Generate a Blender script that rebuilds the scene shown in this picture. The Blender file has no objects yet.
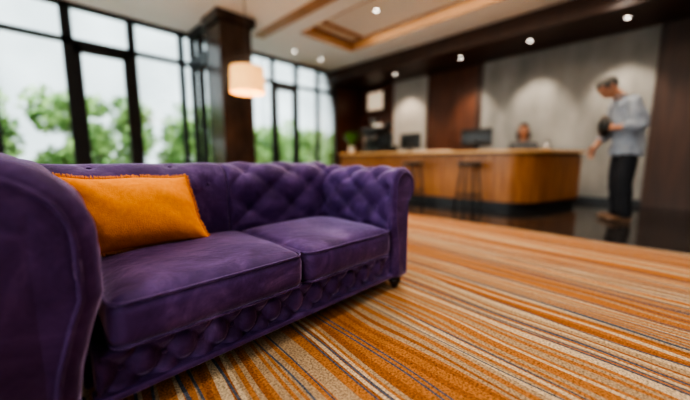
import bpy, bmesh, math, random
from mathutils import Vector, Matrix, Quaternion, noise
random.seed(7)
sc=bpy.context.scene
col=sc.collection
try:
    sc.view_settings.view_transform='AgX'
    sc.view_settings.look='AgX - High Contrast'
except Exception as e: print(e)
sc.view_settings.exposure=0.5

# ---------------------------------------------------------------- materials
def newmat(name):
    m=bpy.data.materials.new(name); m.use_nodes=True
    nt=m.node_tree; b=nt.nodes['Principled BSDF']; return m,nt,b
def N(nt,t,**k):
    n=nt.nodes.new(t)
    for a,v in k.items():
        if a in n.inputs: n.inputs[a].default_value=v
        else: setattr(n,a,v)
    return n
def ramp(nt,stops,interp='LINEAR'):
    r=nt.nodes.new('ShaderNodeValToRGB'); cr=r.color_ramp; cr.interpolation=interp
    while len(cr.elements)<len(stops): cr.elements.new(0.5)
    for e,(p,c) in zip(cr.elements,stops):
        e.position=p; e.color=(*c,1)
    return r
def coords(nt,scale=(1,1,1),rot=(0,0,0)):
    tc=nt.nodes.new('ShaderNodeTexCoord'); mp=nt.nodes.new('ShaderNodeMapping')
    mp.inputs['Scale'].default_value=scale; mp.inputs['Rotation'].default_value=rot
    nt.links.new(tc.outputs['Object'],mp.inputs['Vector']); return mp.outputs['Vector']
def mat(name,c1,c2=None,rough=.5,metal=0,scale=(6,6,6),bump=0,detail=4,spec=.5,bdist=.01,**k):
    m,nt,b=newmat(name)
    if c2 is None: c2=tuple(x*.85 for x in c1)
    v=coords(nt,scale); n=N(nt,'ShaderNodeTexNoise',Scale=1.0,Detail=detail); nt.links.new(v,n.inputs['Vector'])
    r=ramp(nt,[(.3,c1),(.7,c2)]); nt.links.new(n.outputs['Fac'],r.inputs['Fac']); nt.links.new(r.outputs['Color'],b.inputs['Base Color'])
    b.inputs['Roughness'].default_value=rough; b.inputs['Metallic'].default_value=metal
    b.inputs['Specular IOR Level'].default_value=spec
    for a,val in k.items(): b.inputs[a.replace('_',' ')].default_value=val
    if bump:
        bp=N(nt,'ShaderNodeBump',Strength=bump,Distance=bdist); nt.links.new(n.outputs['Fac'],bp.inputs['Height']); nt.links.new(bp.outputs['Normal'],b.inputs['Normal'])
    return m
def emis(name,c,s):
    m,nt,b=newmat(name); b.inputs['Base Color'].default_value=(*c,1)
    b.inputs['Emission Color'].default_value=(*c,1); b.inputs['Emission Strength'].default_value=s; return m

def velvet():
    m,nt,b=newmat('purple_velvet')
    v=coords(nt,(1,1,1))
    n=N(nt,'ShaderNodeTexNoise',Scale=4.5,Detail=8.0,Roughness=.70,Distortion=1.4); nt.links.new(v,n.inputs['Vector'])
    r=ramp(nt,[(.34,(.044,.018,.078)),(.50,(.068,.030,.118)),(.61,(.108,.053,.172)),(.75,(.21,.125,.30))]); nt.links.new(n.outputs['Fac'],r.inputs['Fac'])
    nt.links.new(r.outputs['Color'],b.inputs['Base Color'])
    b.inputs['Roughness'].default_value=.52; b.inputs['Specular IOR Level'].default_value=.30
    b.inputs['Specular Tint'].default_value=(.88,.74,1,1)
    b.inputs['Sheen Weight'].default_value=1.0; b.inputs['Sheen Roughness'].default_value=.28
    b.inputs['Sheen Tint'].default_value=(.80,.60,.96,1)
    n2=N(nt,'ShaderNodeTexNoise',Scale=16.0,Detail=9.0,Roughness=.7); nt.links.new(v,n2.inputs['Vector'])
    bp=N(nt,'ShaderNodeBump',Strength=.6,Distance=.012); nt.links.new(n2.outputs['Fac'],bp.inputs['Height']); nt.links.new(bp.outputs['Normal'],b.inputs['Normal'])
    return m
VELVET=velvet()
def fabric_orange(name,c1,c2):
    m,nt,b=newmat(name); v=coords(nt)
    n=N(nt,'ShaderNodeTexNoise',Scale=60.0,Detail=4.0); nt.links.new(v,n.inputs['Vector'])
    r=ramp(nt,[(.3,c1),(.7,c2)]); nt.links.new(n.outputs['Fac'],r.inputs['Fac']); nt.links.new(r.outputs['Color'],b.inputs['Base Color'])
    b.inputs['Roughness'].default_value=1.0; b.inputs['Sheen Weight'].default_value=.3; b.inputs['Specular IOR Level'].default_value=.02
    b.inputs['Sheen Tint'].default_value=(1,.6,.3,1)
    n2=N(nt,'ShaderNodeTexNoise',Scale=220.0,Detail=2.0); nt.links.new(v,n2.inputs['Vector'])
    bp=N(nt,'ShaderNodeBump',Strength=.6,Distance=.003); nt.links.new(n2.outputs['Fac'],bp.inputs['Height']); nt.links.new(bp.outputs['Normal'],b.inputs['Normal'])
    return m
ORANGE=fabric_orange('orange_woven_fabric',(.92,.28,.026),(1.0,.36,.050))
FRINGE=fabric_orange('orange_fringe_thread',(.94,.34,.04),(.97,.39,.06))
def carpet_mat():
    m,nt,b=newmat('striped_carpet'); L=nt.links
    tc=nt.nodes.new('ShaderNodeTexCoord')
    rot=nt.nodes.new('ShaderNodeMapping'); rot.inputs['Rotation'].default_value=(0,0,math.radians(5)); L.new(tc.outputs['Object'],rot.inputs['Vector'])
    sx=nt.nodes.new('ShaderNodeSeparateXYZ'); L.new(rot.outputs['Vector'],sx.inputs[0])
    def warp(su,sv,z):
        mp=nt.nodes.new('ShaderNodeMapping'); mp.inputs['Scale'].default_value=(su,sv,0); mp.inputs['Location'].default_value=(0,0,z); L.new(rot.outputs['Vector'],mp.inputs['Vector'])
        n=N(nt,'ShaderNodeTexNoise',Scale=1.0,Detail=1.0,Roughness=.5); L.new(mp.outputs['Vector'],n.inputs['Vector']); return n.outputs['Fac']
    def math_(op,a,bb):
        q=nt.nodes.new('ShaderNodeMath'); q.operation=op
        for i,x in enumerate((a,bb)):
            if isinstance(x,(int,float)): q.inputs[i].default_value=x
            else: L.new(x,q.inputs[i])
        return q.outputs[0]
    def vor(freq,wfac,amp):
        w=math_('ADD',math_('MULTIPLY',sx.outputs[0],freq),math_('MULTIPLY',wfac,amp))
        v=nt.nodes.new('ShaderNodeTexVoronoi'); v.voronoi_dimensions='1D'; v.inputs['Scale'].default_value=1.0; v.inputs['Randomness'].default_value=.75; L.new(w,v.inputs['W'])
        s=nt.nodes.new('ShaderNodeSeparateColor'); L.new(v.outputs['Color'],s.inputs[0]); return s.outputs[0]
    w1=warp(5,1.2,.3); w2=warp(5,1.3,4.1)
    C=(.60,.44,.275);T=(.43,.285,.165);O=(.44,.17,.052);O2=(.34,.12,.035);D=(.10,.11,.14)
    r=ramp(nt,[(0,O),(.27,T),(.43,O2),(.57,C),(.78,T),(.86,O)],'CONSTANT'); L.new(vor(60,w1,6.5),r.inputs['Fac'])
    r2=ramp(nt,[(0,(0,0,0)),(.87,(1,1,1))],'CONSTANT'); L.new(vor(120,w2,12.0),r2.inputs['Fac'])
    mx=nt.nodes.new('ShaderNodeMix'); mx.data_type='RGBA'; L.new(r2.outputs['Color'],mx.inputs[0]); L.new(r.outputs['Color'],mx.inputs[6]); mx.inputs[7].default_value=(*D,1); cur=mx.outputs[2]
    n3=N(nt,'ShaderNodeTexNoise',Scale=130.0,Detail=2.0); L.new(tc.outputs['Object'],n3.inputs['Vector'])
    hs=nt.nodes.new('ShaderNodeMix'); hs.data_type='RGBA'; hs.blend_type='MULTIPLY'; hs.inputs[0].default_value=.85
    r3=ramp(nt,[(.3,(.36,.36,.36)),(.62,(1.18,1.18,1.18))]); L.new(n3.outputs['Fac'],r3.inputs['Fac'])
    L.new(cur,hs.inputs[6]); L.new(r3.outputs['Color'],hs.inputs[7]); L.new(hs.outputs[2],b.inputs['Base Color'])
    bp=N(nt,'ShaderNodeBump',Strength=.9,Distance=.008); L.new(n3.outputs['Fac'],bp.inputs['Height']); L.new(bp.outputs['Normal'],b.inputs['Normal'])
    b.inputs['Roughness'].default_value=.95; b.inputs['Specular IOR Level'].default_value=.05
    return m
CARPET=carpet_mat()
def floor_mat():
    m,nt,b=newmat('dark_polished_stone'); L=nt.links; v=coords(nt)
    n=N(nt,'ShaderNodeTexNoise',Scale=2.5,Detail=6.0,Distortion=1.0); L.new(v,n.inputs['Vector'])
    r=ramp(nt,[(.35,(.012,.011,.011)),(.7,(.035,.031,.030))]); L.new(n.outputs['Fac'],r.inputs['Fac']); L.new(r.outputs['Color'],b.inputs['Base Color'])
    b.inputs['Roughness'].default_value=.10; b.inputs['Specular IOR Level'].default_value=.75; return m
FLOOR=floor_mat()
def wood(name,c1,c2,rough=.35,scale=(14,14,1.2)):
    return mat(name,c1,c2,rough=rough,scale=scale,detail=6,bump=.05)
WOOD_DARK=wood('dark_brown_wood',(.036,.016,.010),(.064,.027,.015),.45)
WOOD_RED=wood('reddish_brown_wood',(.080,.026,.013),(.14,.048,.022),.35)
WOOD_DESK=wood('honey_wood',(.46,.19,.056),(.24,.085,.025),.33,(18,18,1.5))
WOOD_TOP=wood('light_orange_wood',(.80,.46,.19),(.68,.37,.14),.3,(2,14,2))
WOOD_COFFER=wood('warm_beige_wood',(.46,.25,.115),(.36,.19,.085),.4,(2,2,10))
CONC=mat('grey_plaster_stone',(.30,.288,.27),(.175,.168,.158),rough=.7,scale=(3.0,3.0,1.2),detail=10,bump=.25)
STONE=mat('pale_stone',(.45,.41,.37),(.34,.305,.275),rough=.6,scale=(2,2,2),detail=7)
WHITE=mat('white_ceiling_paint',(.89,.89,.88),(.87,.87,.86),rough=.8)
BEIGE=mat('beige_wall_paint',(.50,.47,.43),(.48,.45,.41),rough=.8)
BLACK=mat('black_metal',(.012,.012,.014),(.016,.016,.018),rough=.4)
BLACKP=mat('black_plastic',(.012,.012,.013),(.018,.018,.018),rough=.3)
CHROME=mat('brushed_steel',(.55,.55,.55),(.45,.45,.45),rough=.25,metal=1)
LEG=mat('dark_lacquered_wood',(.018,.009,.006),(.03,.014,.01),rough=.25)
COLM=mat('column_dark_marble',(.020,.012,.009),(.085,.050,.036),rough=.2,scale=(3.5,3.5,1.6),detail=8)
SKIN=mat('skin',(.48,.24,.15),(.42,.20,.125),rough=.5,Subsurface_Weight=.05)
HAIRG=mat('grey_hair',(.055,.05,.047),(.12,.112,.105),rough=.6,scale=(60,60,20))
HAIRD=mat('dark_brown_hair',(.02,.012,.008),(.035,.02,.012),rough=.4,scale=(60,60,20))
SHIRT=mat('grey_blue_shirt_cotton',(.36,.40,.46),(.20,.23,.285),rough=.85,scale=(8,8,4),bump=.9,bdist=.04)
TROU=mat('black_trouser_cloth',(.010,.011,.016),(.018,.019,.026),rough=.85,scale=(9,9,9),bump=.3)
SHOE=mat('brown_leather',(.22,.12,.07),(.15,.08,.045),rough=.4)
BLOUSE=mat('charcoal_blouse_cloth',(.05,.05,.055),(.08,.08,.085),rough=.8)
EYE=mat('eye_dark',(.02,.015,.01),(.03,.02,.015),rough=.1)
LIP=mat('lip_skin',(.36,.13,.10),(.33,.12,.09),rough=.5)
LEAF=mat('green_leaves',(.05,.15,.025),(.40,.56,.20),rough=.5,scale=(3,3,3))
LEAF2=mat('houseplant_leaves',(.04,.16,.025),(.10,.27,.05),rough=.4)
BARK=mat('bark',(.14,.10,.07),(.09,.065,.045),rough=.9)
PAVE=mat('pale_paving',(.50,.50,.48),(.42,.42,.40),rough=.9,scale=(.5,.5,.5))
POT=mat('white_ceramic',(.7,.68,.65),(.65,.63,.6),rough=.25)
PAPER=mat('white_paper',(.75,.74,.72),(.7,.69,.67),rough=.8)
FACADE=mat('pale_facade',(.50,.52,.53),(.34,.36,.37),rough=.8,scale=(.3,.3,.3))
def glass(name,tint,refl):
    m=bpy.data.materials.new(name); m.use_nodes=True; nt=m.node_tree; nt.nodes.clear(); L=nt.links
    o=nt.nodes.new('ShaderNodeOutputMaterial'); t=nt.nodes.new('ShaderNodeBsdfTransparent'); t.inputs[0].default_value=(*tint,1)
    g=nt.nodes.new('ShaderNodeBsdfGlossy'); g.inputs['Roughness'].default_value=.03
    fr=nt.nodes.new('ShaderNodeFresnel'); fr.inputs['IOR'].default_value=1.45
    mu=nt.nodes.new('ShaderNodeMath'); mu.operation='MULTIPLY'; mu.inputs[1].default_value=refl; L.new(fr.outputs[0],mu.inputs[0])
    mx=nt.nodes.new('ShaderNodeMixShader'); L.new(mu.outputs[0],mx.inputs[0]); L.new(t.outputs[0],mx.inputs[1]); L.new(g.outputs[0],mx.inputs[2]); L.new(mx.outputs[0],o.inputs[0]); return m
GLASS=glass('clear_glass',(.88,.92,.91),1.3)
GLASST=glass('smoked_glass',(.07,.08,.08),1.6)
LAMPGLOW=emis('downlight_glow',(1,.90,.78),10)
def shade_mat():
    m,nt,b=newmat('cream_lamp_shade'); b.inputs['Base Color'].default_value=(.75,.45,.19,1); b.inputs['Roughness'].default_value=.8
    b.inputs['Emission Color'].default_value=(1,.48,.16,1); b.inputs['Emission Strength'].default_value=.75
    return m
SHADE=shade_mat()
BULB=emis('warm_bulb',(1,.75,.45),6)
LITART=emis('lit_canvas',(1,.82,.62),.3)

# ---------------------------------------------------------------- object helpers
WPOS={}
def empty(name,loc,label=None,cat=None,group=None,rotz=0):
    o=bpy.data.objects.new(name,None); o.empty_display_size=.1; o.location=loc; o.rotation_euler=(0,0,rotz); col.objects.link(o); WPOS[o.name]=Vector(loc)
    if label: o['label']=label
    if cat: o['category']=cat
    if group: o['group']=group
    return o
def mk(name,bm,m,parent=None,label=None,cat=None,kind=None,smooth=True,group=None,local=False,recalc=True):
    """geometry authored in world space; shifted into the parent's frame (unless local)"""
    if recalc: bmesh.ops.recalc_face_normals(bm,faces=bm.faces[:])
    if parent is not None and not local:
        bmesh.ops.translate(bm,verts=bm.verts[:],vec=-WPOS[parent.name])
    off=Vector((0,0,0))
    if parent is None and not local and bm.verts:
        xs=[v.co.x for v in bm.verts]; ys=[v.co.y for v in bm.verts]; zs=[v.co.z for v in bm.verts]
        off=Vector(((min(xs)+max(xs))/2,(min(ys)+max(ys))/2,min(zs)))
        bmesh.ops.translate(bm,verts=bm.verts[:],vec=-off)
    me=bpy.data.meshes.new(name); bm.to_mesh(me); bm.free()
    me.materials.append(m)
    if smooth:
        for p in me.polygons: p.use_smooth=True
    o=bpy.data.objects.new(name,me); col.objects.link(o); o.location=off
    if parent is not None:
        o.parent=parent; WPOS[o.name]=WPOS[parent.name].copy()
    else: WPOS[o.name]=off
    if label:o['label']=label
    if cat:o['category']=cat
    if kind:o['kind']=kind
    if group:o['group']=group
    return o
def box(bm,a,b,bev=0,seg=2):
    a=Vector(a);b=Vector(b)
    r=bmesh.ops.create_cube(bm,size=1); vs=r['verts']
    bmesh.ops.scale(bm,verts=vs,vec=(b-a)); bmesh.ops.translate(bm,verts=vs,vec=(a+b)/2)
    if bev:
        es={e for v in vs for e in v.link_edges}
        bmesh.ops.bevel(bm,geom=list(es),offset=bev,segments=seg,profile=.5,affect='EDGES')
def frameM(d):
    d=Vector(d).normalized(); return d.to_track_quat('Z','Y').to_matrix().to_4x4()
def cone(bm,p,q,r1,r2,seg=16):
    p=Vector(p);q=Vector(q); M=Matrix.Translation((p+q)/2)@frameM(q-p)
    bmesh.ops.create_cone(bm,cap_ends=True,segments=seg,radius1=r1,radius2=r2,depth=(q-p).length,matrix=M)
def ball(bm,c,r,rot=None,u=16,v=10):
    if not hasattr(r,'__len__'): r=(r,r,r)
    M=Matrix.Translation(Vector(c))@(rot.to_4x4() if rot else Matrix.Identity(4))@Matrix.Diagonal((*r,1))
    return bmesh.ops.create_uvsphere(bm,u_segments=u,v_segments=v,radius=1,matrix=M)
def limb(bm,pts,rad,seg=14):
    for i,(p,r) in enumerate(zip(pts,rad)):
        ball(bm,p,r*.995,u=seg,v=8)
        if i: cone(bm,pts[i-1],p,rad[i-1],r,seg)
def lathe(bm,prof,c=(0,0,0),seg=32,cap=True):
    c=Vector(c); rings=[]
    for r,z in prof:
        rings.append([bm.verts.new(c+Vector((r*math.cos(2*math.pi*k/seg),r*math.sin(2*math.pi*k/seg),z))) for k in range(seg)])
    for a,b in zip(rings,rings[1:]):
        for k in range(seg): bm.faces.new((a[k],a[(k+1)%seg],b[(k+1)%seg],b[k]))
    if cap: bm.faces.new(rings[0][::-1]); bm.faces.new(rings[-1])
def loft(bm,rings,seg=24):
    """rings: (cx,cy,cz,rx,ry)"""
    R=[]
    for cx,cy,cz,rx,ry in rings:
        R.append([bm.verts.new((cx+rx*math.cos(2*math.pi*k/seg),cy+ry*math.sin(2*math.pi*k/seg),cz)) for k in range(seg)])
    for a,b in zip(R,R[1:]):
        for k in range(seg): bm.faces.new((a[k],a[(k+1)%seg],b[(k+1)%seg],b[k]))
    bm.faces.new(R[0][::-1]); bm.faces.new(R[-1])
def tube_path(bm,pts,r,seg=8,closed=False):
    n=len(pts); rings=[]
    for i,p in enumerate(pts):
        p=Vector(p)
        if closed: d=Vector(pts[(i+1)%n])-Vector(pts[i-1])
        else: d=Vector(pts[min(i+1,n-1)])-Vector(pts[max(i-1,0)])
        M=frameM(d)
        rings.append([bm.verts.new(p+M.to_3x3()@Vector((r*math.cos(2*math.pi*k/seg),r*math.sin(2*math.pi*k/seg),0))) for k in range(seg)])
    prs=list(zip(rings,rings[1:]))+([(rings[-1],rings[0])] if closed else [])
    for a,b in prs:
        j=min(range(seg),key=lambda j:(a[0].co-b[j].co).length)
        for k in range(seg): bm.faces.new((a[k],a[(k+1)%seg],b[(k+1+j)%seg],b[(k+j)%seg]))
    if not closed: bm.faces.new(rings[0]); bm.faces.new(rings[-1])
def fuse(bm,voxel=.01,it=4,fold=0,fs=(9,9,6)):
    bmesh.ops.recalc_face_normals(bm,faces=bm.faces[:])
    me=bpy.data.meshes.new('tmp'); bm.to_mesh(me); bm.free()
    o=bpy.data.objects.new('tmp',me); col.objects.link(o)
    r=o.modifiers.new('r','REMESH'); r.mode='VOXEL'; r.voxel_size=voxel
    s=o.modifiers.new('s','SMOOTH'); s.factor=.5; s.iterations=it
    dg=bpy.context.evaluated_depsgraph_get(); dg.update()
    me2=bpy.data.meshes.new_from_object(o.evaluated_get(dg))
    bpy.data.objects.remove(o); b=bmesh.new(); b.from_mesh(me2); bpy.data.meshes.remove(me2)
    if fold:
        b.normal_update()
        for v in b.verts:
            c=v.co; f=noise.noise(Vector((c.x*fs[0],c.y*fs[1],c.z*fs[2]+3*c.x)))
            f=1-abs(f)*3.0
            v.co=c+v.normal*fold*max(-1,f)
    return b
def sstep(a,b,x):
    t=max(0,min(1,(x-a)/(b-a))); return t*t*(3-2*t)

# ---------------------------------------------------------------- room
X0,X1,Y0,Y1,ZC=-3.0,7.0,-4.0,6.45,3.1
def S(name,a,b,m,**k):
    bm=bmesh.new(); box(bm,a,b,**k); return mk(name,bm,m,kind='structure',smooth=False)
S('floor',(X0-.1,Y0-.1,-.1),(X1+.1,Y1+.1,0),FLOOR)
bm=bmesh.new(); box(bm,(X0+.02,Y0+.02,0),(3.62,Y1-.06,.008))
o=mk('carpet',bm,CARPET,smooth=False,label='wall-to-wall carpet with irregular orange, tan and slate stripes',cat='carpet')
# ceiling with a coffer
cx0,cx1,cy0,cy1=3.7,5.1,-2.0,4.9
bm=bmesh.new()
box(bm,(X0-.1,Y0-.1,ZC),(cx0,Y1+.1,ZC+.3)); box(bm,(cx1,Y0-.1,ZC),(X1+.1,Y1+.1,ZC+.3))
box(bm,(cx0,cy1,ZC),(cx1,Y1+.1,ZC+.3)); box(bm,(cx0,Y0-.1,ZC),(cx1,cy0,ZC+.3)); box(bm,(cx0,cy0,ZC+.22),(cx1,cy1,ZC+.3))
mk('ceiling',bm,WHITE,kind='structure',smooth=False)
bm=bmesh.new()
t=.02
box(bm,(cx0,cy1-t,ZC-.005),(cx1,cy1,ZC+.2)); box(bm,(cx1-t,cy0,ZC-.005),(cx1,cy1-t,ZC+.2)); box(bm,(cx0,cy0,ZC-.005),(cx0+t,cy1-t,ZC+.2)); box(bm,(cx0+t,cy0,ZC-.005),(cx1-t,cy0+t,ZC+.2))
mk('trim_1',bm,WOOD_COFFER,kind='structure',smooth=False)
S('trim_2',(3.12,-2,ZC-.012),(3.34,5.6,ZC+.002),WOOD_COFFER)
S('trim_3',(cx0+t,cy1-.32,ZC+.16),(cx1-t,cy1-.30,ZC+.22),WOOD_COFFER)
# soffit over reception
S('trim_4',(5.8,Y0,2.8),(X1,Y1,ZC-.001),WOOD_DARK)
# walls
bm=bmesh.new(); box(bm,(X1+.02,Y0-.1,-.1),(X1+.12,Y1+.1,ZC+.3))
y=Y0
while y<Y1+.1:
    box(bm,(X1,y+.003,-.1),(X1+.03,min(y+.62,Y1+.1)-.003,ZC+.3),.003,1); y+=.62
mk('wall_east',bm,WOOD_RED,kind='structure',smooth=False)
S('wall_south',(X0-.1,Y0-.1,0),(X1+.1,Y0,ZC+.3),BEIGE)
WY=-2.0
bm=bmesh.new(); box(bm,(X0-.1,Y0-.1,0),(X0,WY,ZC)); box(bm,(X0-.1,Y1-.4,0),(X0,Y1+.1,ZC)); box(bm,(X0-.1,WY,2.95),(X0,Y1-.4,ZC)); box(bm,(X0-.1,WY,0),(X0,Y1-.4,.1))
mk('wall_west',bm,BEIGE,kind='structure',smooth=False)
S('wall_north',(6.07,Y1-.04,0),(X1,Y1+.1,ZC),WOOD_RED)
S('trim_5',(6.93,.1,0),(X1,2.75,2.8),CONC)
S('trim_6',(6.95,4.1,0),(X1,5.1,2.8),STONE)
S('trim_7',(6.9,2.76,0),(X1,2.86,2.8),WOOD_DARK)
S('trim_8',(6.9,-.9,0),(X1,.09,2.8),WOOD_DARK)
S('baseboard_east',(6.9,-4,0),(6.96,6.4,.10),BLACK)
# windows
wi=0
def window(x0,x1,door=False,pw=.035,west=False):
    global wi; wi+=1
    bm=bmesh.new(); y0,y1=Y1-.05,Y1+.03
    zt=2.55; top=ZC-.02
    box(bm,(x0,y0,0),(x0+pw,y1,top)); box(bm,(x1-pw,y0,0),(x1,y1,top))
    box(bm,(x0,y0,top-.05),(x1,y1,ZC)); box(bm,(x0,y0,0),(x1,y1,.06))
    box(bm,(x0,y0,zt-.035),(x1,y1,zt+.035))
    if door:
        box(bm,(x0+pw,y0+.01,.06),(x0+pw+.08,y1-.01,zt-.035)); box(bm,(x1-pw-.08,y0+.01,.06),(x1-pw,y1-.01,zt-.035))
        box(bm,(x0+pw,y0+.01,zt-.15),(x1-pw,y1-.01,zt-.035)); box(bm,(x0+pw,y0+.01,.06),(x1-pw,y1-.01,.16))
    ym=(y0+y1)/2
    b2=bmesh.new(); vs=[b2.verts.new(p) for p in ((x0+.02,ym,.03),(x1-.02,ym,.03),(x1-.02,ym,top-.02),(x0+.02,ym,top-.02))]; b2.faces.new(vs)
    if west:
        for q in (bm,b2):
            for v in q.verts: v.co=Vector((X0-.05+(v.co.y-ym),v.co.x,min(v.co.z,2.98)))
    o=mk('window_%d'%wi,bm,BLACK,kind='structure',smooth=False)
    mk('glass_pane',b2,GLASS,parent=o,smooth=False,label='clear glass')
edges=[-2.98,-2.0,-1.15,-.36,.50,1.33,2.10]
for i,(a,b) in enumerate(zip(edges,edges[1:])): window(a,b,door=(i==4),pw=.065 if i in(3,4) else .045)
for a,b in zip([2.10,2.74,3.39,4.05,4.73,5.4],[2.74,3.39,4.05,4.73,5.4,6.07]): window(a,b,door=(a in(4.05,)),pw=.04)
for k in range(7): window(WY+k*1.15,WY+(k+1)*1.15,west=True)  # unseen west windows, added to let more daylight onto the sofa
# smoked return beside column
bm=bmesh.new()
for z0,z1 in((0,.08),(2.42,2.62),(2.95,3.1)): box(bm,(2.23,5.55,z0),(2.31,6.4,z1))
for yy in (5.55,5.95,6.34): box(bm,(2.23,yy,0),(2.31,yy+.06,3.1))
o=mk('window_40',bm,BLACK,kind='structure',smooth=False)
bm=bmesh.new(); vs=[bm.verts.new(p) for p in ((2.28,5.58,.05),(2.28,6.38,.05),(2.28,6.38,3.05),(2.28,5.58,3.05))]; bm.faces.new(vs)
mk('glass_pane',bm,GLASST,parent=o,smooth=False,label='smoked dark glass')
bm=bmesh.new(); box(bm,(2.23,5.03,0.008),(2.78,5.545,ZC-.14),.008); box(bm,(2.17,4.97,ZC-.14),(2.84,5.6,ZC),.008)
mk('trim_9',bm,COLM,kind='structure',smooth=False)

# ---------------------------------------------------------------- outdoors
bm=bmesh.new(); box(bm,(-40,-40,-.3),(X0-.12,60,-.12)); box(bm,(X0-.12,Y1+.12,-.3),(50,60,-.12)); mk('paved_ground',bm,PAVE,smooth=False,kind='structure')
bm=bmesh.new()
box(bm,(-30,22,-.1),(45,23,14))
for i in range(26):
    box(bm,(-29+i*2.8,21.85,2.2),(-28.9+i*2.8,22,14))
mk('building_facade',bm,FACADE,smooth=False,kind='structure')
def tree(x,y,h,w,n,seed,low=.3):
    rnd=random.Random(seed)
    e=empty('tree',(x,y,-.12),'leafy green tree growing outside beside the windows','tree',group='trees outside the windows')
    bm=bmesh.new(); limb(bm,[(x,y,-.12),(x+.05,y,h*.4),(x-.1,y+.05,h*.75)],[.07,.05,.03],8)
    limb(bm,[(x+.05,y,h*.4),(x+.5*w,y+.1,h*.65)],[.04,.02],8); limb(bm,[(x+.05,y,h*.35),(x-.5*w,y-.1,h*.6)],[.04,.02],8)
    mk('trunk',bm,BARK,parent=e)
    bm=bmesh.new()
    cl=[(x+rnd.uniform(-w,w),y+rnd.uniform(-.5,.5),low+rnd.random()**1.1*(h-low),rnd.uniform(.22,.48)) for _ in range(40)]
    for _ in range(n):
        cx,cy,cz,cr=rnd.choice(cl); d=Vector((rnd.gauss(0,1),rnd.gauss(0,1),rnd.gauss(0,1))).normalized()*cr*rnd.random()**.3
        p=Vector((cx,cy,cz))+d; s=rnd.uniform(.07,.13); q=Quaternion((rnd.random(),rnd.random()-.5,rnd.random()-.5,rnd.random()-.5)).normalized()
        vs=[bm.verts.new(p+q@Vector(v)*s) for v in ((-1,0,0),(0,-.5,.1),(1,0,0),(0,.5,.1))]; bm.faces.new(vs)
    mk('foliage',bm,LEAF,parent=e,recalc=False,smooth=False)
for i,(x,y,h) in enumerate(((-6.6,9.6,2.4),(-4.0,9.6,2.4),(-1.4,9.5,2.2),(1.2,9.9,2.05),(3.8,10.2,2.0),(6.4,10.8,1.95),(9.0,11.3,1.95),(11.6,11.8,1.9))): tree(x,y,h,1.0,3300,i+1)

# ---------------------------------------------------------------- sofa
SX0,SX1,YF,YB=.09,1.342,.985,1.55
sofa=empty('chesterfield_sofa',((SX0+SX1)/2,1.4,.008),'purple velvet chesterfield sofa with rolled arms and deep button tufting','sofa')
def resample(pts,step):
    P=[Vector(p) for p in pts]; L=[0]
    for a,b in zip(P,P[1:]): L.append(L[-1]+(b-a).length)
    n=max(2,int(L[-1]/step)); out=[]
    j=0
    for i in range(n+1):
        d=L[-1]*i/n
        while j<len(L)-2 and L[j+1]<d: j+=1
        t=(d-L[j])/max(1e-9,L[j+1]-L[j]); out.append(P[j].lerp(P[j+1],t))
    return out,L[-1]/n
def roll_profile(r,h,zb,foot=.035):
    cz=h-r; pts=[(foot,zb),(foot*.75,.22),(foot*.3,.34)]
    if cz>.42: pts.append((0.0,.40))
    for k in range(0,41):
        a=math.radians(180-240*k/40); pts.append((r+r*math.cos(a),cz+r*math.sin(a)))
    pts+=[(1.5*r,cz-.866*r-.03),(1.5*r,zb)]
    return pts
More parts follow.
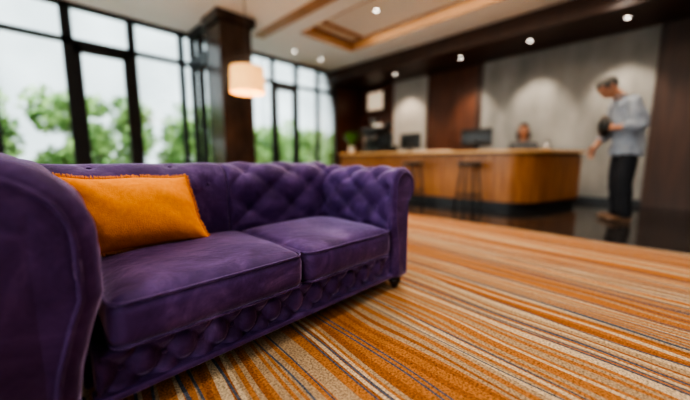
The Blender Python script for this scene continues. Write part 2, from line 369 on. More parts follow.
def sweep(name,prof,Mf,l0,l1,R,tuft=None,step=.010,label=None,parent=None,mt=None,R1=None,ex=1.0,gd=.018,sm=4):
    if R1 is None: R1=R
    P,st=resample(prof,step); n=len(P)
    nrm=[]
    for i in range(n):
        t=(P[min(i+1,n-1)]-P[max(i-1,0)]).normalized(); nrm.append(Vector((-t.y,t.x)))
    for _ in range(sm):
        nrm=[(nrm[max(i-1,0)]+nrm[i]*2+nrm[min(i+1,n-1)]).normalized() for i in range(n)]
    sta=[]
    K=9
    for k in range(K+1):
        f=math.radians(90*k/K); sta.append((l0+R*(1-math.cos(f)),R*(1-math.sin(f))))
    m=int((l1-l0-R-R1)/step)
    for k in range(1,m): sta.append((l0+R+(l1-l0-R-R1)*k/m,0))
    for k in range(K,-1,-1):
        f=math.radians(90*k/K); sta.append((l1-R1*(1-math.cos(f)),R1*(1-math.sin(f))))
    def dis(l,v):
        if not tuft: return 0
        p,q,D,v0,v1,lo,vo=tuft
        a=((l-lo)/p+(v-vo)/q)/2; b=((l-lo)/p-(v-vo)/q)/2
        s=(abs(math.sin(math.pi*a))*abs(math.sin(math.pi*b)))**ex
        w=sstep(v0-.05,v0,v)*(1-sstep(v1,v1+.06,v))*sstep(l0+R*.6,l0+R*1.3,l)*(1-sstep(l1-R1*1.3,l1-R1*.6,l))
        i=round((l-lo)/p); j=round((v-vo)/q); g=0
        if (i+j)%2==0:
            dd=((l-lo-i*p)**2+(v-vo-j*q)**2); g=math.exp(-dd/(2*.020**2))*gd
        return w*(D*(s-.5)-g+.003*noise.noise(Vector((8*l,8*v,3))))
    bm=bmesh.new(); rows=[]
    for l,ins in sta:
        row=[]
        for i in range(n):
            d=dis(l,i*st)-ins; c=P[i]+nrm[i]*d
            row.append(bm.verts.new(Mf(c.x,max(c.y,prof[0][1]),l)))
        rows.append(row)
    for a,b in zip(rows,rows[1:]):
        for i in range(n): bm.faces.new((a[i],a[(i+1)%n],b[(i+1)%n],b[i]))
    for rw in(rows[0],rows[-1]):
        f=bm.faces.new(rw); bmesh.ops.triangulate(bm,faces=[f])
    o=mk(name,bm,mt or VELVET,parent=parent,label=label)
    if tuft:
        p,q,D,v0,v1,lo,vo=tuft
        for j in range(-10,20):
            v=vo+j*q
            if v<v0-.001 or v>v1+.001: continue
            for i in range(-40,60):
                if (i+j)%2: continue
                l=lo+i*p
                if l<l0+R*1.2 or l>l1-R1*1.2: continue
                k=min(n-1,max(0,int(round(v/st)))); c=P[k]+nrm[k]*(dis(l,v)+.003)
                c3=Vector(Mf(c.x,c.y,l)); n3=(Vector(Mf(P[k].x+nrm[k].x,P[k].y+nrm[k].y,l))-Vector(Mf(P[k].x,P[k].y,l))).normalized()
                b=bmesh.new(); ball(b,c3,(.0095,.0095,.005),rot=frameM(n3).to_3x3(),u=10,v=6)
                mk('tuft_button',b,VELVET,parent=o)
    return o,P,nrm
Mn=lambda s,z,l:(SX0+.008-s,l,z); Mfar=lambda s,z,l:(SX1+s,l,z); Mb=lambda s,z,l:(l,YB+s,z)
def piping(arm,P,nrm,Mf,ins,l,r=.0045):
    pts=[Mf((P[i]-nrm[i]*ins).x,max((P[i]-nrm[i]*ins).y,.1),l) for i in range(0,len(P),2)]
    bm=bmesh.new(); tube_path(bm,pts,r,6); mk('piping',bm,VELVET,parent=arm)
pn=roll_profile(.225,.772,.085,.075); arm,P,nr=sweep('armrest',pn,Mn,YF-.02,1.84,.055,(.10,.09,.012,.40,.88,YF+.18,.42),parent=sofa,R1=.06,sm=14)
piping(arm,P,nr,Mn,.050,YF-.021,.0075)
pf=roll_profile(.112,.712,.085); arm,P,nr=sweep('armrest',pf,Mfar,YF-.01,1.82,.035,(.105,.09,.018,.34,.69,YF+.14,.40),parent=sofa)
piping(arm,P,nr,Mfar,.032,YF-.011,.005)
pb=roll_profile(.12,.735,.085)
sweep('backrest',pb,Mb,SX0-.16,.695,.05,(.15,.13,.006,.34,.70,SX0+.06,.42),parent=sofa,R1=.018,label='shallow tufted back section',gd=.010)
sweep('backrest',pb,Mb,.693,SX1+.12,.018,(.14,.115,.020,.34,.70,.82,.40),parent=sofa,R1=.05,label='button tufted back section')
rail=[(.012,.088),(0,.10),(0,.215),(.01,.222),(.11,.222),(.11,.088)]
# single row of evenly spaced buttons along the base rail
sweep('front_rail',rail,lambda s,z,l:(l,1.010+s,z),SX0-.03,SX1+.03,.01,(.055,.068,.020,.03,.118,SX0+.03,.078),step=.005,parent=sofa,gd=.012,ex=.8)
bm=bmesh.new(); box(bm,(SX0-.04,.990,.084),(SX1+.04,1.06,.106),.007,3); mk('base_welt',bm,VELVET,parent=sofa)
bm=bmesh.new(); box(bm,(SX0-.05,1.10,.085),(SX1+.05,1.62,.20),.01); mk('seat_platform',bm,VELVET,parent=sofa)
# seat cushions
def cushion(x0,x1,y0,y1,z0,z1,seed):
    n=56; sx,sy,sz=(x1-x0)/2,(y1-y0)/2,(z1-z0)/2; r=.045
    bm=bmesh.new(); bmesh.ops.create_cube(bm,size=2)
    bmesh.ops.subdivide_edges(bm,edges=bm.edges[:],cuts=n,use_grid_fill=True)
    for v in bm.verts:
        c=v.co; p=Vector((c.x*sx,c.y*sy,c.z*sz)); q=Vector((max(-sx+r,min(sx-r,p.x)),max(-sy+r,min(sy-r,p.y)),max(-sz+r,min(sz-r,p.z))))
        d=p-q
        if d.length>1e-9: p=q+d.normalized()*r
        else: p=q
        ux,uy,uz=p.x/sx,p.y/sy,p.z/sz
        crown=.030*(1-abs(ux)**3)*(1-abs(uy)**3)
        if uz>0: p.z+=crown*uz
        if uy<0: p.y-=.015*(1-ux**4)*(1-uz**2)*(-uy)
        p.z+=.007*noise.noise(Vector((4*p.x+seed*3,5*p.y,0)))*max(0,uz)
        p.y-=.004*noise.noise(Vector((12*p.x+seed*3,4*p.z,5)))*max(0,-uy)
        v.co=p+Vector(((x0+x1)/2,(y0+y1)/2,(z0+z1)/2))
    o=mk('seat_cushion',bm,VELVET,parent=sofa)
    for zz in (z0+.016,z1-.014):
        pts=[]; R=.045; a0,a1,b0,b1=x0+.003,x1-.003,y0+.001,y1
        for cxn,cyn,ang in((a0+R,b0+R,180),(a1-R,b0+R,270),(a1-R,b1-R,0),(a0+R,b1-R,90)):
            for k in range(7):
                a=math.radians(ang+90*k/6); x=cxn+R*math.cos(a)*.98; y=cyn+R*math.sin(a)*.98
                pts.append((x,y,zz))
        full=[]
        for a,b in zip(pts,pts[1:]+pts[:1]):
            L=(Vector(b)-Vector(a)).length; k=max(1,int(L/.03))
            for i in range(k): full.append(Vector(a).lerp(Vector(b),i/k))
        full=[Vector((p.x,p.y-(.006*(1-((p.x-(x0+x1)/2)/sx)**4) if p.y<y0+.02 else 0),p.z)) for p in full]
        b=bmesh.new(); tube_path(b,full,.0045,6,closed=True); mk('piping',b,VELVET,parent=o)
mid=.745
cushion(SX0+.004,mid-.002,.972,1.56,.225,.380,1); cushion(mid+.002,SX1-.004,.972,1.56,.225,.380,2)
for fx,fy in((SX0-.09,1.05),(SX1+.09,1.02),(SX0-.09,1.76),(SX1+.09,1.74)):
    bm=bmesh.new(); lathe(bm,[(.016,.008),(.020,.012),(.020,.022),(.028,.032),(.036,.048),(.031,.062),(.023,.066),(.038,.072),(.038,.092)],(fx,fy,0),20)
    mk('foot',bm,LEG,parent=sofa,label='turned dark wooden foot')

# ---------------------------------------------------------------- orange pillow
W,Hh=.430,.305
pil=empty('throw_pillow',(.285,1.43,.41),'rectangular orange woven pillow with fringed edge on the sofa','pillow')
up=Vector((-.052,.072,.272)).normalized(); rt=Vector((1,0.0,-.03)).normalized(); nn=rt.cross(up).normalized()  # faces -Y
ctr=Vector((.286,1.444,.543))
bm=bmesh.new(); n=52
def pshape(u,v):
    x=u*W/2*(1-.065*(1-v*v)**.8)+.003*math.sin(5*v); y=v*Hh/2*(1-.08*(1-u*u)**.8)+.004*math.sin(4.5*u+1)*(v*.5+.5)
    th=.080*((1-abs(u)**2.6)*(1-abs(v)**2.6))**.65
    return x,y,th
rows={}
for sgn in(1,-1):
    for i in range(n+1):
        for j in range(n+1):
            u=-1+2*i/n; v=-1+2*j/n; x,y,th=pshape(u,v)
            edge=i in(0,n) or j in(0,n)
            if edge and (i,j,1) in rows: rows[(i,j,sgn)]=rows[(i,j,1)]; continue
            e_=min(1-abs(u),1-abs(v)); wr=.004*math.sin(22*(u+v*.6))*max(0,1-e_*3.5)
            wr+=.007*noise.noise(Vector((2.2*u,1.8*v+1.4*u,sgn)))
            t_=th*(.75 if sgn<0 else 1)
            rows[(i,j,sgn)]=bm.verts.new(ctr+rt*x+up*y+nn*sgn*(t_+wr*(th/.06)))
    for i in range(n):
        for j in range(n):
            f=[rows[(a,b,sgn)] for a,b in((i,j),(i+1,j),(i+1,j+1),(i,j+1))]
            try: bm.faces.new(f)
            except: pass
mk('pillow_cover',bm,ORANGE,parent=pil)
bm=bmesh.new()
for side in range(4):
    m=190 if side%2==0 else 130
    for k in range(m):
        t=-1+2*k/(m-1)
        u,v=((t,-1),(1,t),(t,1),(-1,t))[side]
        x,y,th=pshape(u,v); p=ctr+rt*x+up*y
        d=((-up),rt,up,-rt)[side]+Vector([random.uniform(-.4,.4) for _ in range(3)])
        d.normalize(); cone(bm,p-d*.002,p+d*random.uniform(.008,.015),.0011,.0012,4)
o=mk('fringe',bm,FRINGE,parent=pil,label='short cut fringe'); o['kind']='stuff'

# ---------------------------------------------------------------- reception counter
def offset_path(P,d):
    out=[]
    for i,p in enumerate(P):
        p=Vector(p); t=(Vector(P[min(i+1,len(P)-1)])-Vector(P[max(i-1,0)])).normalized()
        nl=Vector((-t.y,t.x))
        if 0<i<len(P)-1:
            t1=(p-Vector(P[i-1])).normalized(); c=Vector((-t1.y,t1.x)).dot(nl); d2=d/max(.5,c)
        else: d2=d
        out.append(p+nl*d2)
    return out
Pc=[Vector((4.87,5.0)),Vector((4.87,3.2))]
A0,A1,A2=Vector((4.87,1.72)),Vector((4.87,1.22)),Vector((5.40,1.10))
for k in range(13):
    t=k/12; Pc.append(A0*(1-t)**2+A1*2*t*(1-t)+A2*t*t)
Pc+=[Vector((5.9,.975)),Vector((6.35,.85))]
def wallpath(bm,P,d0,d1,z0,z1):
    A=offset_path(P,d0); B=offset_path(P,d1); v=[]
    for a,b in zip(A,B): v.append([bm.verts.new((a.x,a.y,z0)),bm.verts.new((a.x,a.y,z1)),bm.verts.new((b.x,b.y,z1)),bm.verts.new((b.x,b.y,z0))])
    for p,q in zip(v,v[1:]):
        for k in range(4): bm.faces.new((p[k],p[(k+1)%4],q[(k+1)%4],q[k]))
    bm.faces.new(v[0]); bm.faces.new(v[-1])
ctrE=empty('reception_counter',(5.1,3.0,0),'long honey-wood reception counter with a dark plinth','counter')
bm=bmesh.new(); wallpath(bm,Pc,0,.45,.12,.83); mk('counter_body',bm,WOOD_DESK,parent=ctrE,smooth=False)
bm=bmesh.new(); wallpath(bm,Pc,.05,.42,0,.12); mk('plinth',bm,BLACK,parent=ctrE,smooth=False,label='recessed black plinth')
bm=bmesh.new(); wallpath(bm,Pc,.03,.42,.83,.86); mk('shadow_gap',bm,BLACK,parent=ctrE,smooth=False)
bm=bmesh.new(); wallpath(bm,Pc,-.05,.48,.86,.90); mk('worktop',bm,WOOD_TOP,smooth=False,label='continuous pale orange wooden worktop on the reception counter',cat='worktop')

# stools
def stool(x,y):
    e=empty('bar_stool',(x,y,0),'black metal bar stool standing at the reception counter','stool',group='bar stools at the counter')
    bm=bmesh.new(); lathe(bm,[(.02,.66),(.165,.665),(.175,.68),(.175,.70),(.16,.715),(.02,.72)],(x,y,0),28); mk('seat',bm,BLACKP,parent=e)
    for a in range(4):
        t=math.pi/4+a*math.pi/2; bm=bmesh.new(); cone(bm,(x+.21*math.cos(t),y+.21*math.sin(t),0),(x+.12*math.cos(t),y+.12*math.sin(t),.67),.012,.014,10); mk('leg',bm,BLACK,parent=e)
    bm=bmesh.new(); tube_path(bm,[(x+.182*math.cos(2*math.pi*k/32),y+.182*math.sin(2*math.pi*k/32),.22) for k in range(32)],.009,8,closed=True); mk('foot_ring',bm,BLACK,parent=e)
stool(4.6,1.95); stool(4.6,2.95)

# monitors
def monitor(x,y,rz,zb=.90):
    e=empty('computer_monitor',(x,y,zb),'black flat computer monitor on the reception worktop','monitor',rotz=rz,group='monitors on the reception counter')
    bm=bmesh.new(); box(bm,(-.24,-.012,.07),(.24,.012,.36),.006); mk('housing',bm,BLACKP,parent=e,local=True)
    bm=bmesh.new(); box(bm,(-.225,-.015,.085),(.225,-.0125,.345)); mk('screen',bm,emis('screen_glow',(.35,.45,.6),.6),parent=e,local=True,smooth=False)
    bm=bmesh.new(); cone(bm,(0,.02,.01),(0,.02,.2),.018,.018); box(bm,(-.11,-.07,0),(.11,.09,.012),.004); mk('stand',bm,BLACKP,parent=e,local=True)
monitor(5.20,2.12,math.radians(100)); monitor(5.20,3.40,math.radians(85))

# coffee machine
x,y,z=5.12,4.22,.90
cm=empty('coffee_machine',(x,y,z),'dark chrome espresso machine on the counter','coffee machine')
bm=bmesh.new(); box(bm,(x-.02,y-.22,z),(x+.22,y+.22,z+.52),.03,3); box(bm,(x-.2,y-.22,z),(x-.02,y+.22,z+.06),.012); box(bm,(x-.2,y-.22,z+.36),(x,y+.22,z+.52),.03,3); mk('machine_body',bm,BLACKP,parent=cm)
for dy in(-.1,.1):
    bm=bmesh.new(); cone(bm,(x-.12,y+dy,z+.28),(x-.12,y+dy,z+.365),.03,.035); limb(bm,[(x-.12,y+dy,z+.295),(x-.23,y+dy,z+.28)],[.012,.015],8); mk('portafilter',bm,CHROME,parent=cm,label='steel filter holder')
bm=bmesh.new(); cone(bm,(x+.08,y+.1,z+.52),(x+.08,y+.1,z+.74),.055,.09,20); mk('bean_hopper',bm,GLASST,parent=cm,label='smoked bean hopper')
bm=bmesh.new(); box(bm,(x-.19,y-.2,z+.06),(x-.03,y+.2,z+.068)); mk('drip_tray',bm,CHROME,parent=cm,smooth=False,label='steel drip tray')
for i,(dx,dy) in enumerate(((-.05,-.02),(.0,-.12),(.06,-.05))):
    b=bmesh.new(); lathe(b,[(.024,0),(.034,.01),(.043,.075),(.040,.075),(.031,.012),(.01,.01)],(x+dx+.02,y+dy,z+.521),16); mk('cup',b,POT,label='white cup stacked on the coffee machine',cat='cup',group='cups on the coffee machine')
for i,dy in enumerate((.27,.34,.41)):
    b=bmesh.new(); yy=y+dy; lathe(b,[(.03,0),(.034,.01),(.034,.28),(.03,.33),(.013,.38),(.013,.50),(.015,.51)],(x+.03+.03*i,yy,.9),16); mk('syrup_bottle',b,[BLACKP,SHOE,LEG][i],label='dark syrup bottle on the counter',cat='bottle',group='bottles on the counter')
# coffee grinder
gx,gy=5.10,3.88
ge=empty('coffee_grinder',(gx,gy,.90),'black coffee grinder with smoked hopper beside the coffee machine','coffee grinder')
b=bmesh.new(); box(b,(gx-.10,gy-.07,.90),(gx+.10,gy+.07,.94),.01); box(b,(gx-.02,gy-.065,.94),(gx+.10,gy+.065,1.30),.02,3); box(b,(gx-.10,gy-.04,1.16),(gx,gy+.04,1.24),.012); mk('grinder_body',b,BLACKP,parent=ge)
b=bmesh.new(); cone(b,(gx+.04,gy,1.30),(gx+.04,gy,1.52),.04,.075,20); mk('bean_hopper',b,GLASST,parent=ge,label='smoked bean hopper')
# glasses
for i,(gxx,gyy) in enumerate(((4.98,3.70),(5.07,3.68),(5.16,3.70))):
    b=bmesh.new(); lathe(b,[(.025,0),(.032,.005),(.037,.13),(.034,.13),(.029,.01),(.003,.008)],(gxx,gyy,.90),16); mk('drinking_glass',b,GLASS,label='clear drinking glass on the counter',cat='glass',group='drinking glasses on the counter')
def plant(x,y,z,h,n,seed,lab):
    rnd=random.Random(seed); e=empty('potted_plant',(x,y,z),lab,'plant')
    b=bmesh.new(); lathe(b,[(.05,0),(.075,.10),(.085,.15),(.075,.15),(.066,.12),(.01,.12)],(x,y,z),20); mk('pot',b,POT,parent=e)
    b=bmesh.new()
    for k in range(n):
        a=rnd.uniform(0,6.28); L=h*rnd.uniform(.55,1); tilt=rnd.uniform(.05,.5); pts=[]
        for s in range(6):
            t=s/5; rr=L*math.sin(tilt)*t*(1+.4*t); zz=L*math.cos(tilt)*t*(1-.25*t*t)
            wdt=.034*math.sin(math.pi*min(1,t*.93+.05)); c=Vector((x+rr*math.cos(a),y+rr*math.sin(a),z+.12+zz)); sd=Vector((-math.sin(a),math.cos(a),0))*wdt
            pts.append((b.verts.new(c-sd),b.verts.new(c+sd)))
        for p,q in zip(pts,pts[1:]): b.faces.new((p[0],p[1],q[1],q[0]))
    mk('leaves',b,LEAF2,parent=e,recalc=False)
plant(5.12,4.90,.90,.52,70,3,'leafy green plant in a white pot on the counter')
hx,hy=5.72,1.22
ph=empty('pen_holder',(hx,hy,.90),'grey cylindrical pen holder with pens on the counter','pen holder')
b=bmesh.new(); lathe(b,[(.04,0),(.042,.10),(.038,.10),(.036,.008),(.005,.006)],(hx,hy,.90),18); mk('cup_body',b,CHROME,parent=ph)
for k in range(4):
    b=bmesh.new(); cone(b,(hx+.01*k-.015,hy,.91),(hx+.03*math.cos(k*1.6),hy+.03*math.sin(k*1.6),1.07),.004,.004,8); mk('pen',b,[BLACKP,SHIRT,SHOE,BLACKP][k],parent=ph)
def paper(x,y,rz):
    bm=bmesh.new(); box(bm,(-.105,-.15,0),(.105,.15,.02)); o=mk('paper_stack',bm,PAPER,smooth=False,local=True,label='stack of white papers on the counter',cat='paper stack',group='paper stacks'); o.location=(x,y,.90); o.rotation_euler=(0,0,rz)
paper(5.1,2.65,.2); paper(5.12,3.02,-.1)
pc=empty('framed_canvas',(6.98,5.73,2.15),'pale lit canvas in a thin dark frame on the wood wall','picture')
bm=bmesh.new(); box(bm,(6.94,5.43,2.13),(7.0,6.03,2.67),.005); mk('frame',bm,BLACK,parent=pc,smooth=False)
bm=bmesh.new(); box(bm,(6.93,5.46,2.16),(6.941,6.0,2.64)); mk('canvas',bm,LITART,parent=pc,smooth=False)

# ---------------------------------------------------------------- lights fixtures
def downlight(x,y,z,e,ang=110,grp='recessed downlights',tilt=None,blend=.6,c=(1,.92,.82)):  # builds visible fixtures and the added, unseen fill fixtures alike
    em=empty('downlight',(x,y,z),'small round recessed downlight glowing warm white in the ceiling','downlight',group=grp)
    b=bmesh.new(); lathe(b,[(.028,0),(.042,-.001),(.044,-.006),(.028,-.006)],(x,y,z),20,cap=False); mk('trim_ring',b,CHROME,parent=em)
    b=bmesh.new(); lathe(b,[(.001,-.002),(.027,-.002),(.027,-.004),(.001,-.004)],(x,y,z),20); mk('lamp',b,LAMPGLOW,parent=em)
    L=bpy.data.lights.new('downlight_beam','SPOT'); L.energy=e; L.spot_size=math.radians(ang); L.spot_blend=blend; L.color=c; L.shadow_soft_size=.05
    o=bpy.data.objects.new('downlight_beam',L); o.location=(x,y,z-.03); col.objects.link(o)
    if tilt: o.rotation_euler=Vector(tilt).to_track_quat('-Z','Y').to_euler()
for y in (.46,1.71,2.96,-.8): downlight(6.25,y,2.8,85,ang=66,grp='downlights in the wood soffit',tilt=(.46,0,-1),blend=.7,c=(1,.87,.72))
downlight(6.3,4.6,2.8,80,ang=74,grp='downlights in the wood soffit',tilt=(.42,0,-1),blend=.7,c=(1,.85,.68))
for x,y,z,e,cc in ((4.41,3.64,3.32,120,(1,.82,.62)),(4.41,1.6,3.32,100,(1,.82,.62)),(4.2,5.76,3.1,60,(1,.84,.66)),(4.95,5.76,3.1,60,(1,.84,.66)),(1.0,3.0,3.1,60,None),(-1.2,3.0,3.1,40,None),(-1.2,.6,3.1,50,None),(1.2,.4,3.1,75,None),(2.6,1.6,3.1,60,None),(2.6,-1.2,3.1,40,None),(.6,-2.2,3.1,30,None),(5.45,.5,3.1,35,None),(5.45,-1.5,3.1,30,None)):  # entries without their own colour are unseen, added overhead as fill for sofa and room
    downlight(x,y,z,e,ang=135,blend=.8,c=cc or (1,.93,.84))
# pendant lamp
px,py,pz=2.16,4.06,1.67
pe=empty('pendant_lamp',(px,py,pz),'cream fabric drum pendant lamp hanging from the ceiling','lamp')
b=bmesh.new(); lathe(b,[(.235,0),(.222,.33),(.217,.33),(.230,0)],(px,py,pz),40,cap=False); mk('lamp_shade',b,SHADE,parent=pe)
b=bmesh.new(); cone(b,(px,py,pz+.22),(px,py,3.08),.006,.006,8)
for a in range(3): cone(b,(px,py,pz+.31),(px+.220*math.cos(a*2.1),py+.220*math.sin(a*2.1),pz+.31),.003,.003,6)
mk('cord',b,BLACK,parent=pe)
b=bmesh.new(); lathe(b,[(.01,3.07),(.05,3.075),(.055,3.1),(.01,3.1)],(px,py,0),20); mk('ceiling_canopy',b,BLACK,parent=pe)
b=bmesh.new(); ball(b,(px,py,pz+.18),.04); mk('bulb',b,BULB,parent=pe)
L=bpy.data.lights.new('pendant_glow','POINT'); L.energy=7; L.color=(1,.68,.38); L.shadow_soft_size=.06; o=bpy.data.objects.new('pendant_glow',L); o.location=(px,py,pz+.1); col.objects.link(o)
L=bpy.data.lights.new('cove_light','AREA'); L.shape='RECTANGLE'; L.size=1.1; L.size_y=6.0; L.energy=50; L.color=(1,.82,.62); o=bpy.data.objects.new('cove_light',L); o.location=(4.4,1.45,3.30); col.objects.link(o)

# ---------------------------------------------------------------- people
def hand(bm,wrist,d,palm_n,thumb_side,curl=.5,s=1.0):
    d=Vector(d).normalized(); pn=Vector(palm_n); pn=(pn-d*pn.dot(d)).normalized(); ts=pn.cross(d)
    if ts.dot(Vector(thumb_side))<0: ts=-ts
    w=Vector(wrist); R=Matrix((ts,pn,d)).transposed()
    ball(bm,w+d*.045*s,(.040*s,.015*s,.052*s),rot=R)
    for k,(off,L) in enumerate(((.029,.072),(.010,.080),(-.010,.074),(-.028,.058))):
        p=w+d*.083*s+ts*off*s; pts=[p]
        for seg in range(3):
            ang=curl*(.6+.35*seg); dd=(d*math.cos(ang*(seg+1)*.55)+pn*math.sin(ang*(seg+1)*.55)).normalized()
            p=p+dd*L*s*(.42,.32,.26)[seg]; pts.append(p)
        limb(bm,pts,[.0092*s,.0088*s,.008*s,.007*s],8)
    p=w+d*.02*s+ts*.03*s; q=p+(d*.5+ts*.7+pn*.3).normalized()*.04*s; r=q+(d*.85+ts*.1+pn*.45).normalized()*.035*s
    limb(bm,[p,q,r],[.012*s,.0105*s,.0085*s],8)
def head(bm,c,R,s=1.0):
    V=lambda x,y,z: Vector(c)+R@(Vector((x,y,z))*s)
    def E(x,y,z,rx,ry,rz): ball(bm,V(x,y,z),(rx*s,ry*s,rz*s),rot=R,u=20,v=14)
    E(0,.012,.025,.077,.097,.092); E(0,-.02,-.03,.064,.072,.075); E(0,-.045,-.082,.036,.040,.034)
    E(0,-.055,.035,.06,.04,.04)
    E(0,-.095,-.012,.011,.014,.028); E(0,-.102,-.028,.016,.014,.012)
    E(0,-.086,-.058,.024,.012,.007); E(0,-.083,-.068,.020,.012,.007)
    for sx in(-1,1):
        E(sx*.078,.012,-.008,.010,.020,.032); E(sx*.036,-.062,-.025,.024,.026,.024); E(sx*.033,-.082,.024,.024,.012,.008)
def headparts(par,c,R,s,hairmat,long=False):
    V=lambda x,y,z: Vector(c)+R@(Vector((x,y,z))*s)
    for sx in(-1,1):
        b=bmesh.new(); ball(b,V(sx*.031,-.084,.004),(.012*s,.008*s,.008*s),rot=R); mk('eye',b,EYE,parent=par,local=True)
        b=bmesh.new(); ball(b,V(sx*.033,-.094,.028),(.022*s,.006*s,.005*s),rot=R); mk('eyebrow',b,hairmat,parent=par,local=True)
    b=bmesh.new(); ball(b,V(0,-.096,-.062),(.022*s,.005*s,.005*s),rot=R); mk('lips',b,LIP,parent=par,local=True)
    b=bmesh.new(); ball(b,(0,.014,.03),(.085,.106,.101),u=36,v=24)
    dele=[]
    for v in b.verts:
        x,y,z=v.co
        if (y<-.045 and z<.062) or (y<.0 and z<.0) or z<(-.05): dele.append(v)
    bmesh.ops.delete(b,geom=dele,context='VERTS')
    bmesh.ops.solidify(b,geom=b.faces[:],thickness=.012)
    if long:
        for sx in(-1,1): 
            limb(b,[(sx*.07,.02,.0),(sx*.085,.02,-.07),(sx*.085,.02,-.15)],[.025,.03,.024],10)
        limb(b,[(0,.07,.0),(0,.085,-.1),(0,.08,-.18)],[.07,.065,.05],12)
    for v in b.verts: v.co=V(*v.co)
    mk('hair',b,hairmat,parent=par,local=True)

# --- standing man
mx_,my_=5.10,.26
MR=math.atan2(-.42,-.907)
man=empty('person',(mx_,my_,0),'standing man in loose grey-blue shirt looking down at a dark bag','person',rotz=MR)
Rh=Matrix.Rotation(math.radians(50),3,'X')
hc=Vector((0,-.235,1.625))
bm=bmesh.new(); head(bm,hc,Rh,1.03)
limb(bm,[(0,-.07,1.44),(0,-.12,1.52),(0,-.185,1.58)],[.068,.060,.058])
loft(bm,[(0,.0,.88,.14,.10),(0,.0,1.0,.13,.095),(0,-.02,1.15,.14,.10),(0,-.04,1.32,.155,.10),(0,-.06,1.43,.13,.08),(0,-.07,1.47,.07,.06)])
LS,LE,LW=Vector((.185,-.04,1.41)),Vector((.25,.02,1.14)),Vector((.135,-.20,1.13))
RS,RE,RW=Vector((-.185,-.06,1.41)),Vector((-.235,-.10,1.12)),Vector((-.20,-.25,.91))
limb(bm,[LS,LE,LW],[.05,.042,.028]); limb(bm,[RS,RE,RW],[.05,.042,.028])
for sx in(-1,1): limb(bm,[(sx*.09,0,.9),(sx*.10,-.02,.48),(sx*.11,.02,.10)],[.075,.055,.042])
hand(bm,LW,Vector((-.9,-.35,.05)),(-.2,.9,-.2),(0,-.2,1),curl=.45)
hand(bm,RW,Vector((.02,-.30,-.95)),(1,.1,0),(0,-1,.3),curl=.45)
bm=fuse(bm,.0065,3); mk('body',bm,SKIN,parent=man,local=True)
headparts(man,hc,Rh,1.03,HAIRG)
b=bmesh.new(); ball(b,hc+Rh@Vector((0,-.104,-.052)),(.026,.009,.007),rot=Rh); mk('moustache',b,HAIRG,parent=man,local=True)
bm=bmesh.new()
loft(bm,[(0,.01,.81,.195,.150),(0,.005,.92,.188,.148),(0,.0,1.02,.175,.140),(0,-.015,1.16,.176,.138),(0,-.035,1.30,.188,.134),(0,-.05,1.39,.188,.117),(0,-.07,1.45,.13,.09),(0,-.085,1.485,.085,.078)])
limb(bm,[LS,LS.lerp(LE,.5),LE,LE.lerp(LW,.38)],[.072,.070,.066,.060]); limb(bm,[RS,RS.lerp(RE,.5),RE,RE.lerp(RW,.38)],[.072,.070,.066,.058])
bm=fuse(bm,.010,2,fold=.016,fs=(8,8,5)); mk('shirt',bm,SHIRT,parent=man,local=True,label='loose grey-blue shirt with rolled sleeves')
for A,B in((LE,LW),(RE,RW)):
    bm=bmesh.new(); p=A.lerp(B,.36); d=(B-A).normalized(); cone(bm,p-d*.02,p+d*.035,.064,.058,20); bmesh.ops.bevel(bm,geom=[e for e in bm.edges],offset=.006,segments=2,affect='EDGES'); mk('rolled_cuff',bm,SHIRT,parent=man,local=True)
bm=bmesh.new()
pts=[(.083*math.cos(t),-.092+.075*math.sin(t),1.495+.012*math.cos(t+1.5)) for t in [2*math.pi*k/28 for k in range(28)]]
tube_path(bm,pts,.014,8,closed=True)
mk('collar',bm,SHIRT,parent=man,local=True)
bm=bmesh.new()
loft(bm,[(0,0,.78,.16,.115),(0,0,.90,.158,.12),(0,0,.97,.15,.115)])
for sx in(-1,1): limb(bm,[(sx*.085,0,.84),(sx*.095,-.02,.48),(sx*.105,.02,.10)],[.098,.080,.070])
bm=fuse(bm,.012,4,fold=.006); mk('trousers',bm,TROU,parent=man,local=True,label='black trousers')
for sx in(-1,1):
    bm=bmesh.new(); x=sx*.11
    ball(bm,(x,-.09,.037),(.048,.095,.036)); ball(bm,(x,.03,.047),(.040,.065,.045)); limb(bm,[(x,.02,.045),(x,.02,.09)],[.04,.042]); box(bm,(x-.04,-.15,.002),(x+.04,.08,.018),.008)
    bm=fuse(bm,.008,3); mk('shoe',bm,SHOE,parent=man,local=True,label='brown leather shoe')
Rm=Matrix.Rotation(MR,3,'Z')
bw=Vector((mx_,my_,0))+Rm@Vector((-.01,-.235,1.15))
bag=empty('handbag',bw,'small rounded black pouch held at the chest by the standing man','bag')
b=bmesh.new(); ball(b,bw,(.125,.055,.12),rot=Rm,u=24,v=16); mk('bag_body',b,BLACKP,parent=bag)
b=bmesh.new(); pts=[bw+Rm@Vector((.09*math.cos(t),0,.09+.05*math.sin(t))) for t in [math.pi*k/12 for k in range(13)]]; tube_path(b,pts,.007,8); mk('bag_strap',b,SHOE,parent=bag,label='brown strap')

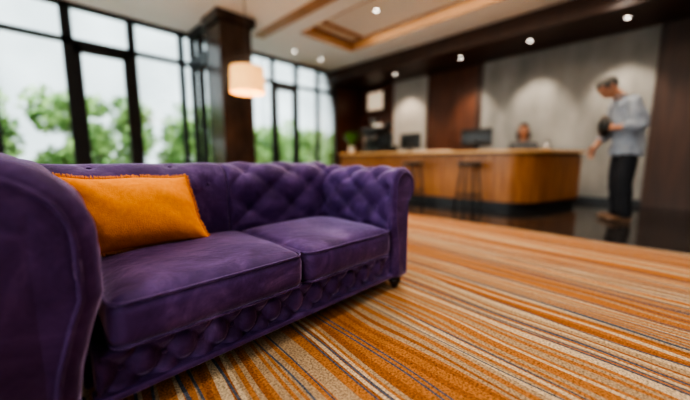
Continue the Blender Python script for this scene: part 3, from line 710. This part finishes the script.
# --- receptionist
rc=empty('person',(5.95,1.62,0),'seated receptionist with long dark hair in a charcoal blouse','person',rotz=math.radians(-85))
Rh=Matrix.Rotation(math.radians(8),3,'X'); hc=Vector((0,-.05,1.25))
bm=bmesh.new(); head(bm,hc,Rh,.95); limb(bm,[(0,.0,1.06),(0,-.02,1.16)],[.055,.048])
loft(bm,[(0,.02,.50,.15,.11),(0,.02,.7,.12,.09),(0,.0,.9,.14,.10),(0,0,1.02,.13,.08),(0,0,1.08,.06,.05)])
for sx in(-1,1):
    limb(bm,[(sx*.165,0,1.0),(sx*.21,-.06,.77),(sx*.13,-.25,.80)],[.042,.036,.024]); hand(bm,(sx*.13,-.25,.80),(-sx*.2,-1,-.05),(0,0,-1),(-sx,0,0),curl=.35,s=.9)
    limb(bm,[(sx*.09,.02,.52),(sx*.10,-.40,.52),(sx*.10,-.38,.09)],[.075,.055,.04]); limb(bm,[(sx*.10,-.36,.06),(sx*.10,-.50,.035)],[.04,.03])
bm=fuse(bm,.0075,3); mk('body',bm,SKIN,parent=rc,local=True)
headparts(rc,hc,Rh,.95,HAIRD,long=True)
bm=bmesh.new(); loft(bm,[(0,.02,.48,.17,.13),(0,.02,.7,.14,.11),(0,.0,.9,.16,.12),(0,0,1.0,.16,.10),(0,0,1.075,.085,.065)])
for sx in(-1,1): limb(bm,[(sx*.165,0,1.0),(sx*.21,-.06,.77),(sx*.145,-.21,.795)],[.058,.048,.038])
bm=fuse(bm,.012,4); mk('blouse',bm,BLOUSE,parent=rc,local=True)
bm=bmesh.new()
for sx in(-1,1): limb(bm,[(sx*.09,.02,.53),(sx*.10,-.40,.52),(sx*.10,-.38,.12)],[.095,.07,.055])
bm=fuse(bm,.012,4); mk('trousers',bm,TROU,parent=rc,local=True)
ch=empty('office_chair',(5.99,1.62,0),'black office chair behind the reception counter','chair')
x,y=5.99,1.62
b=bmesh.new(); box(b,(x-.24,y-.24,.36),(x+.22,y+.24,.43),.03,3); mk('seat',b,BLACKP,parent=ch)
b=bmesh.new(); box(b,(x+.22,y-.2,.5),(x+.27,y+.2,.95),.02,3); box(b,(x+.18,y-.03,.38),(x+.23,y+.03,.6)); mk('backrest',b,BLACKP,parent=ch)
b=bmesh.new(); cone(b,(x,y,.08),(x,y,.37),.03,.03)
for k in range(5): limb(b,[(x,y,.09),(x+.28*math.cos(k*1.2566),y+.28*math.sin(k*1.2566),.05)],[.025,.018],8); ball(b,(x+.28*math.cos(k*1.2566),y+.28*math.sin(k*1.2566),.028),.027)
mk('base',b,BLACK,parent=ch)

# ---------------------------------------------------------------- world
w=bpy.data.worlds.new('World'); sc.world=w; w.use_nodes=True; nt=w.node_tree; bg=nt.nodes['Background']
tc=nt.nodes.new('ShaderNodeTexCoord'); sp=nt.nodes.new('ShaderNodeSeparateXYZ'); nt.links.new(tc.outputs['Generated'],sp.inputs[0])
r=ramp(nt,[(0,(.55,.58,.6)),(.5,(.95,1,1)),(1,(.75,.88,1))]); 
mr=nt.nodes.new('ShaderNodeMapRange'); mr.inputs[1].default_value=-1; nt.links.new(sp.outputs[2],mr.inputs[0]); nt.links.new(mr.outputs[0],r.inputs[0]); nt.links.new(r.outputs[0],bg.inputs[0]); bg.inputs[1].default_value=3.5
L=bpy.data.lights.new('sun','SUN'); L.energy=2.8; L.angle=.05; L.color=(1,.96,.9); o=bpy.data.objects.new('sun',L); o.rotation_euler=Vector((-.15,.5,-1)).to_track_quat('-Z','Y').to_euler(); col.objects.link(o)

# ---------------------------------------------------------------- camera
cam=bpy.data.cameras.new('Camera'); co=bpy.data.objects.new('Camera',cam); col.objects.link(co); sc.camera=co
co.location=(0,0,.75); th=math.radians(7.43); d=Vector((math.cos(th)*.7071,math.cos(th)*.7071,-math.sin(th)))
co.rotation_euler=d.to_track_quat('-Z','Y').to_euler(); cam.lens=16; cam.sensor_width=36; cam.clip_start=.02
cam.dof.use_dof=True; cam.dof.focus_distance=1.15; cam.dof.aperture_fstop=.48
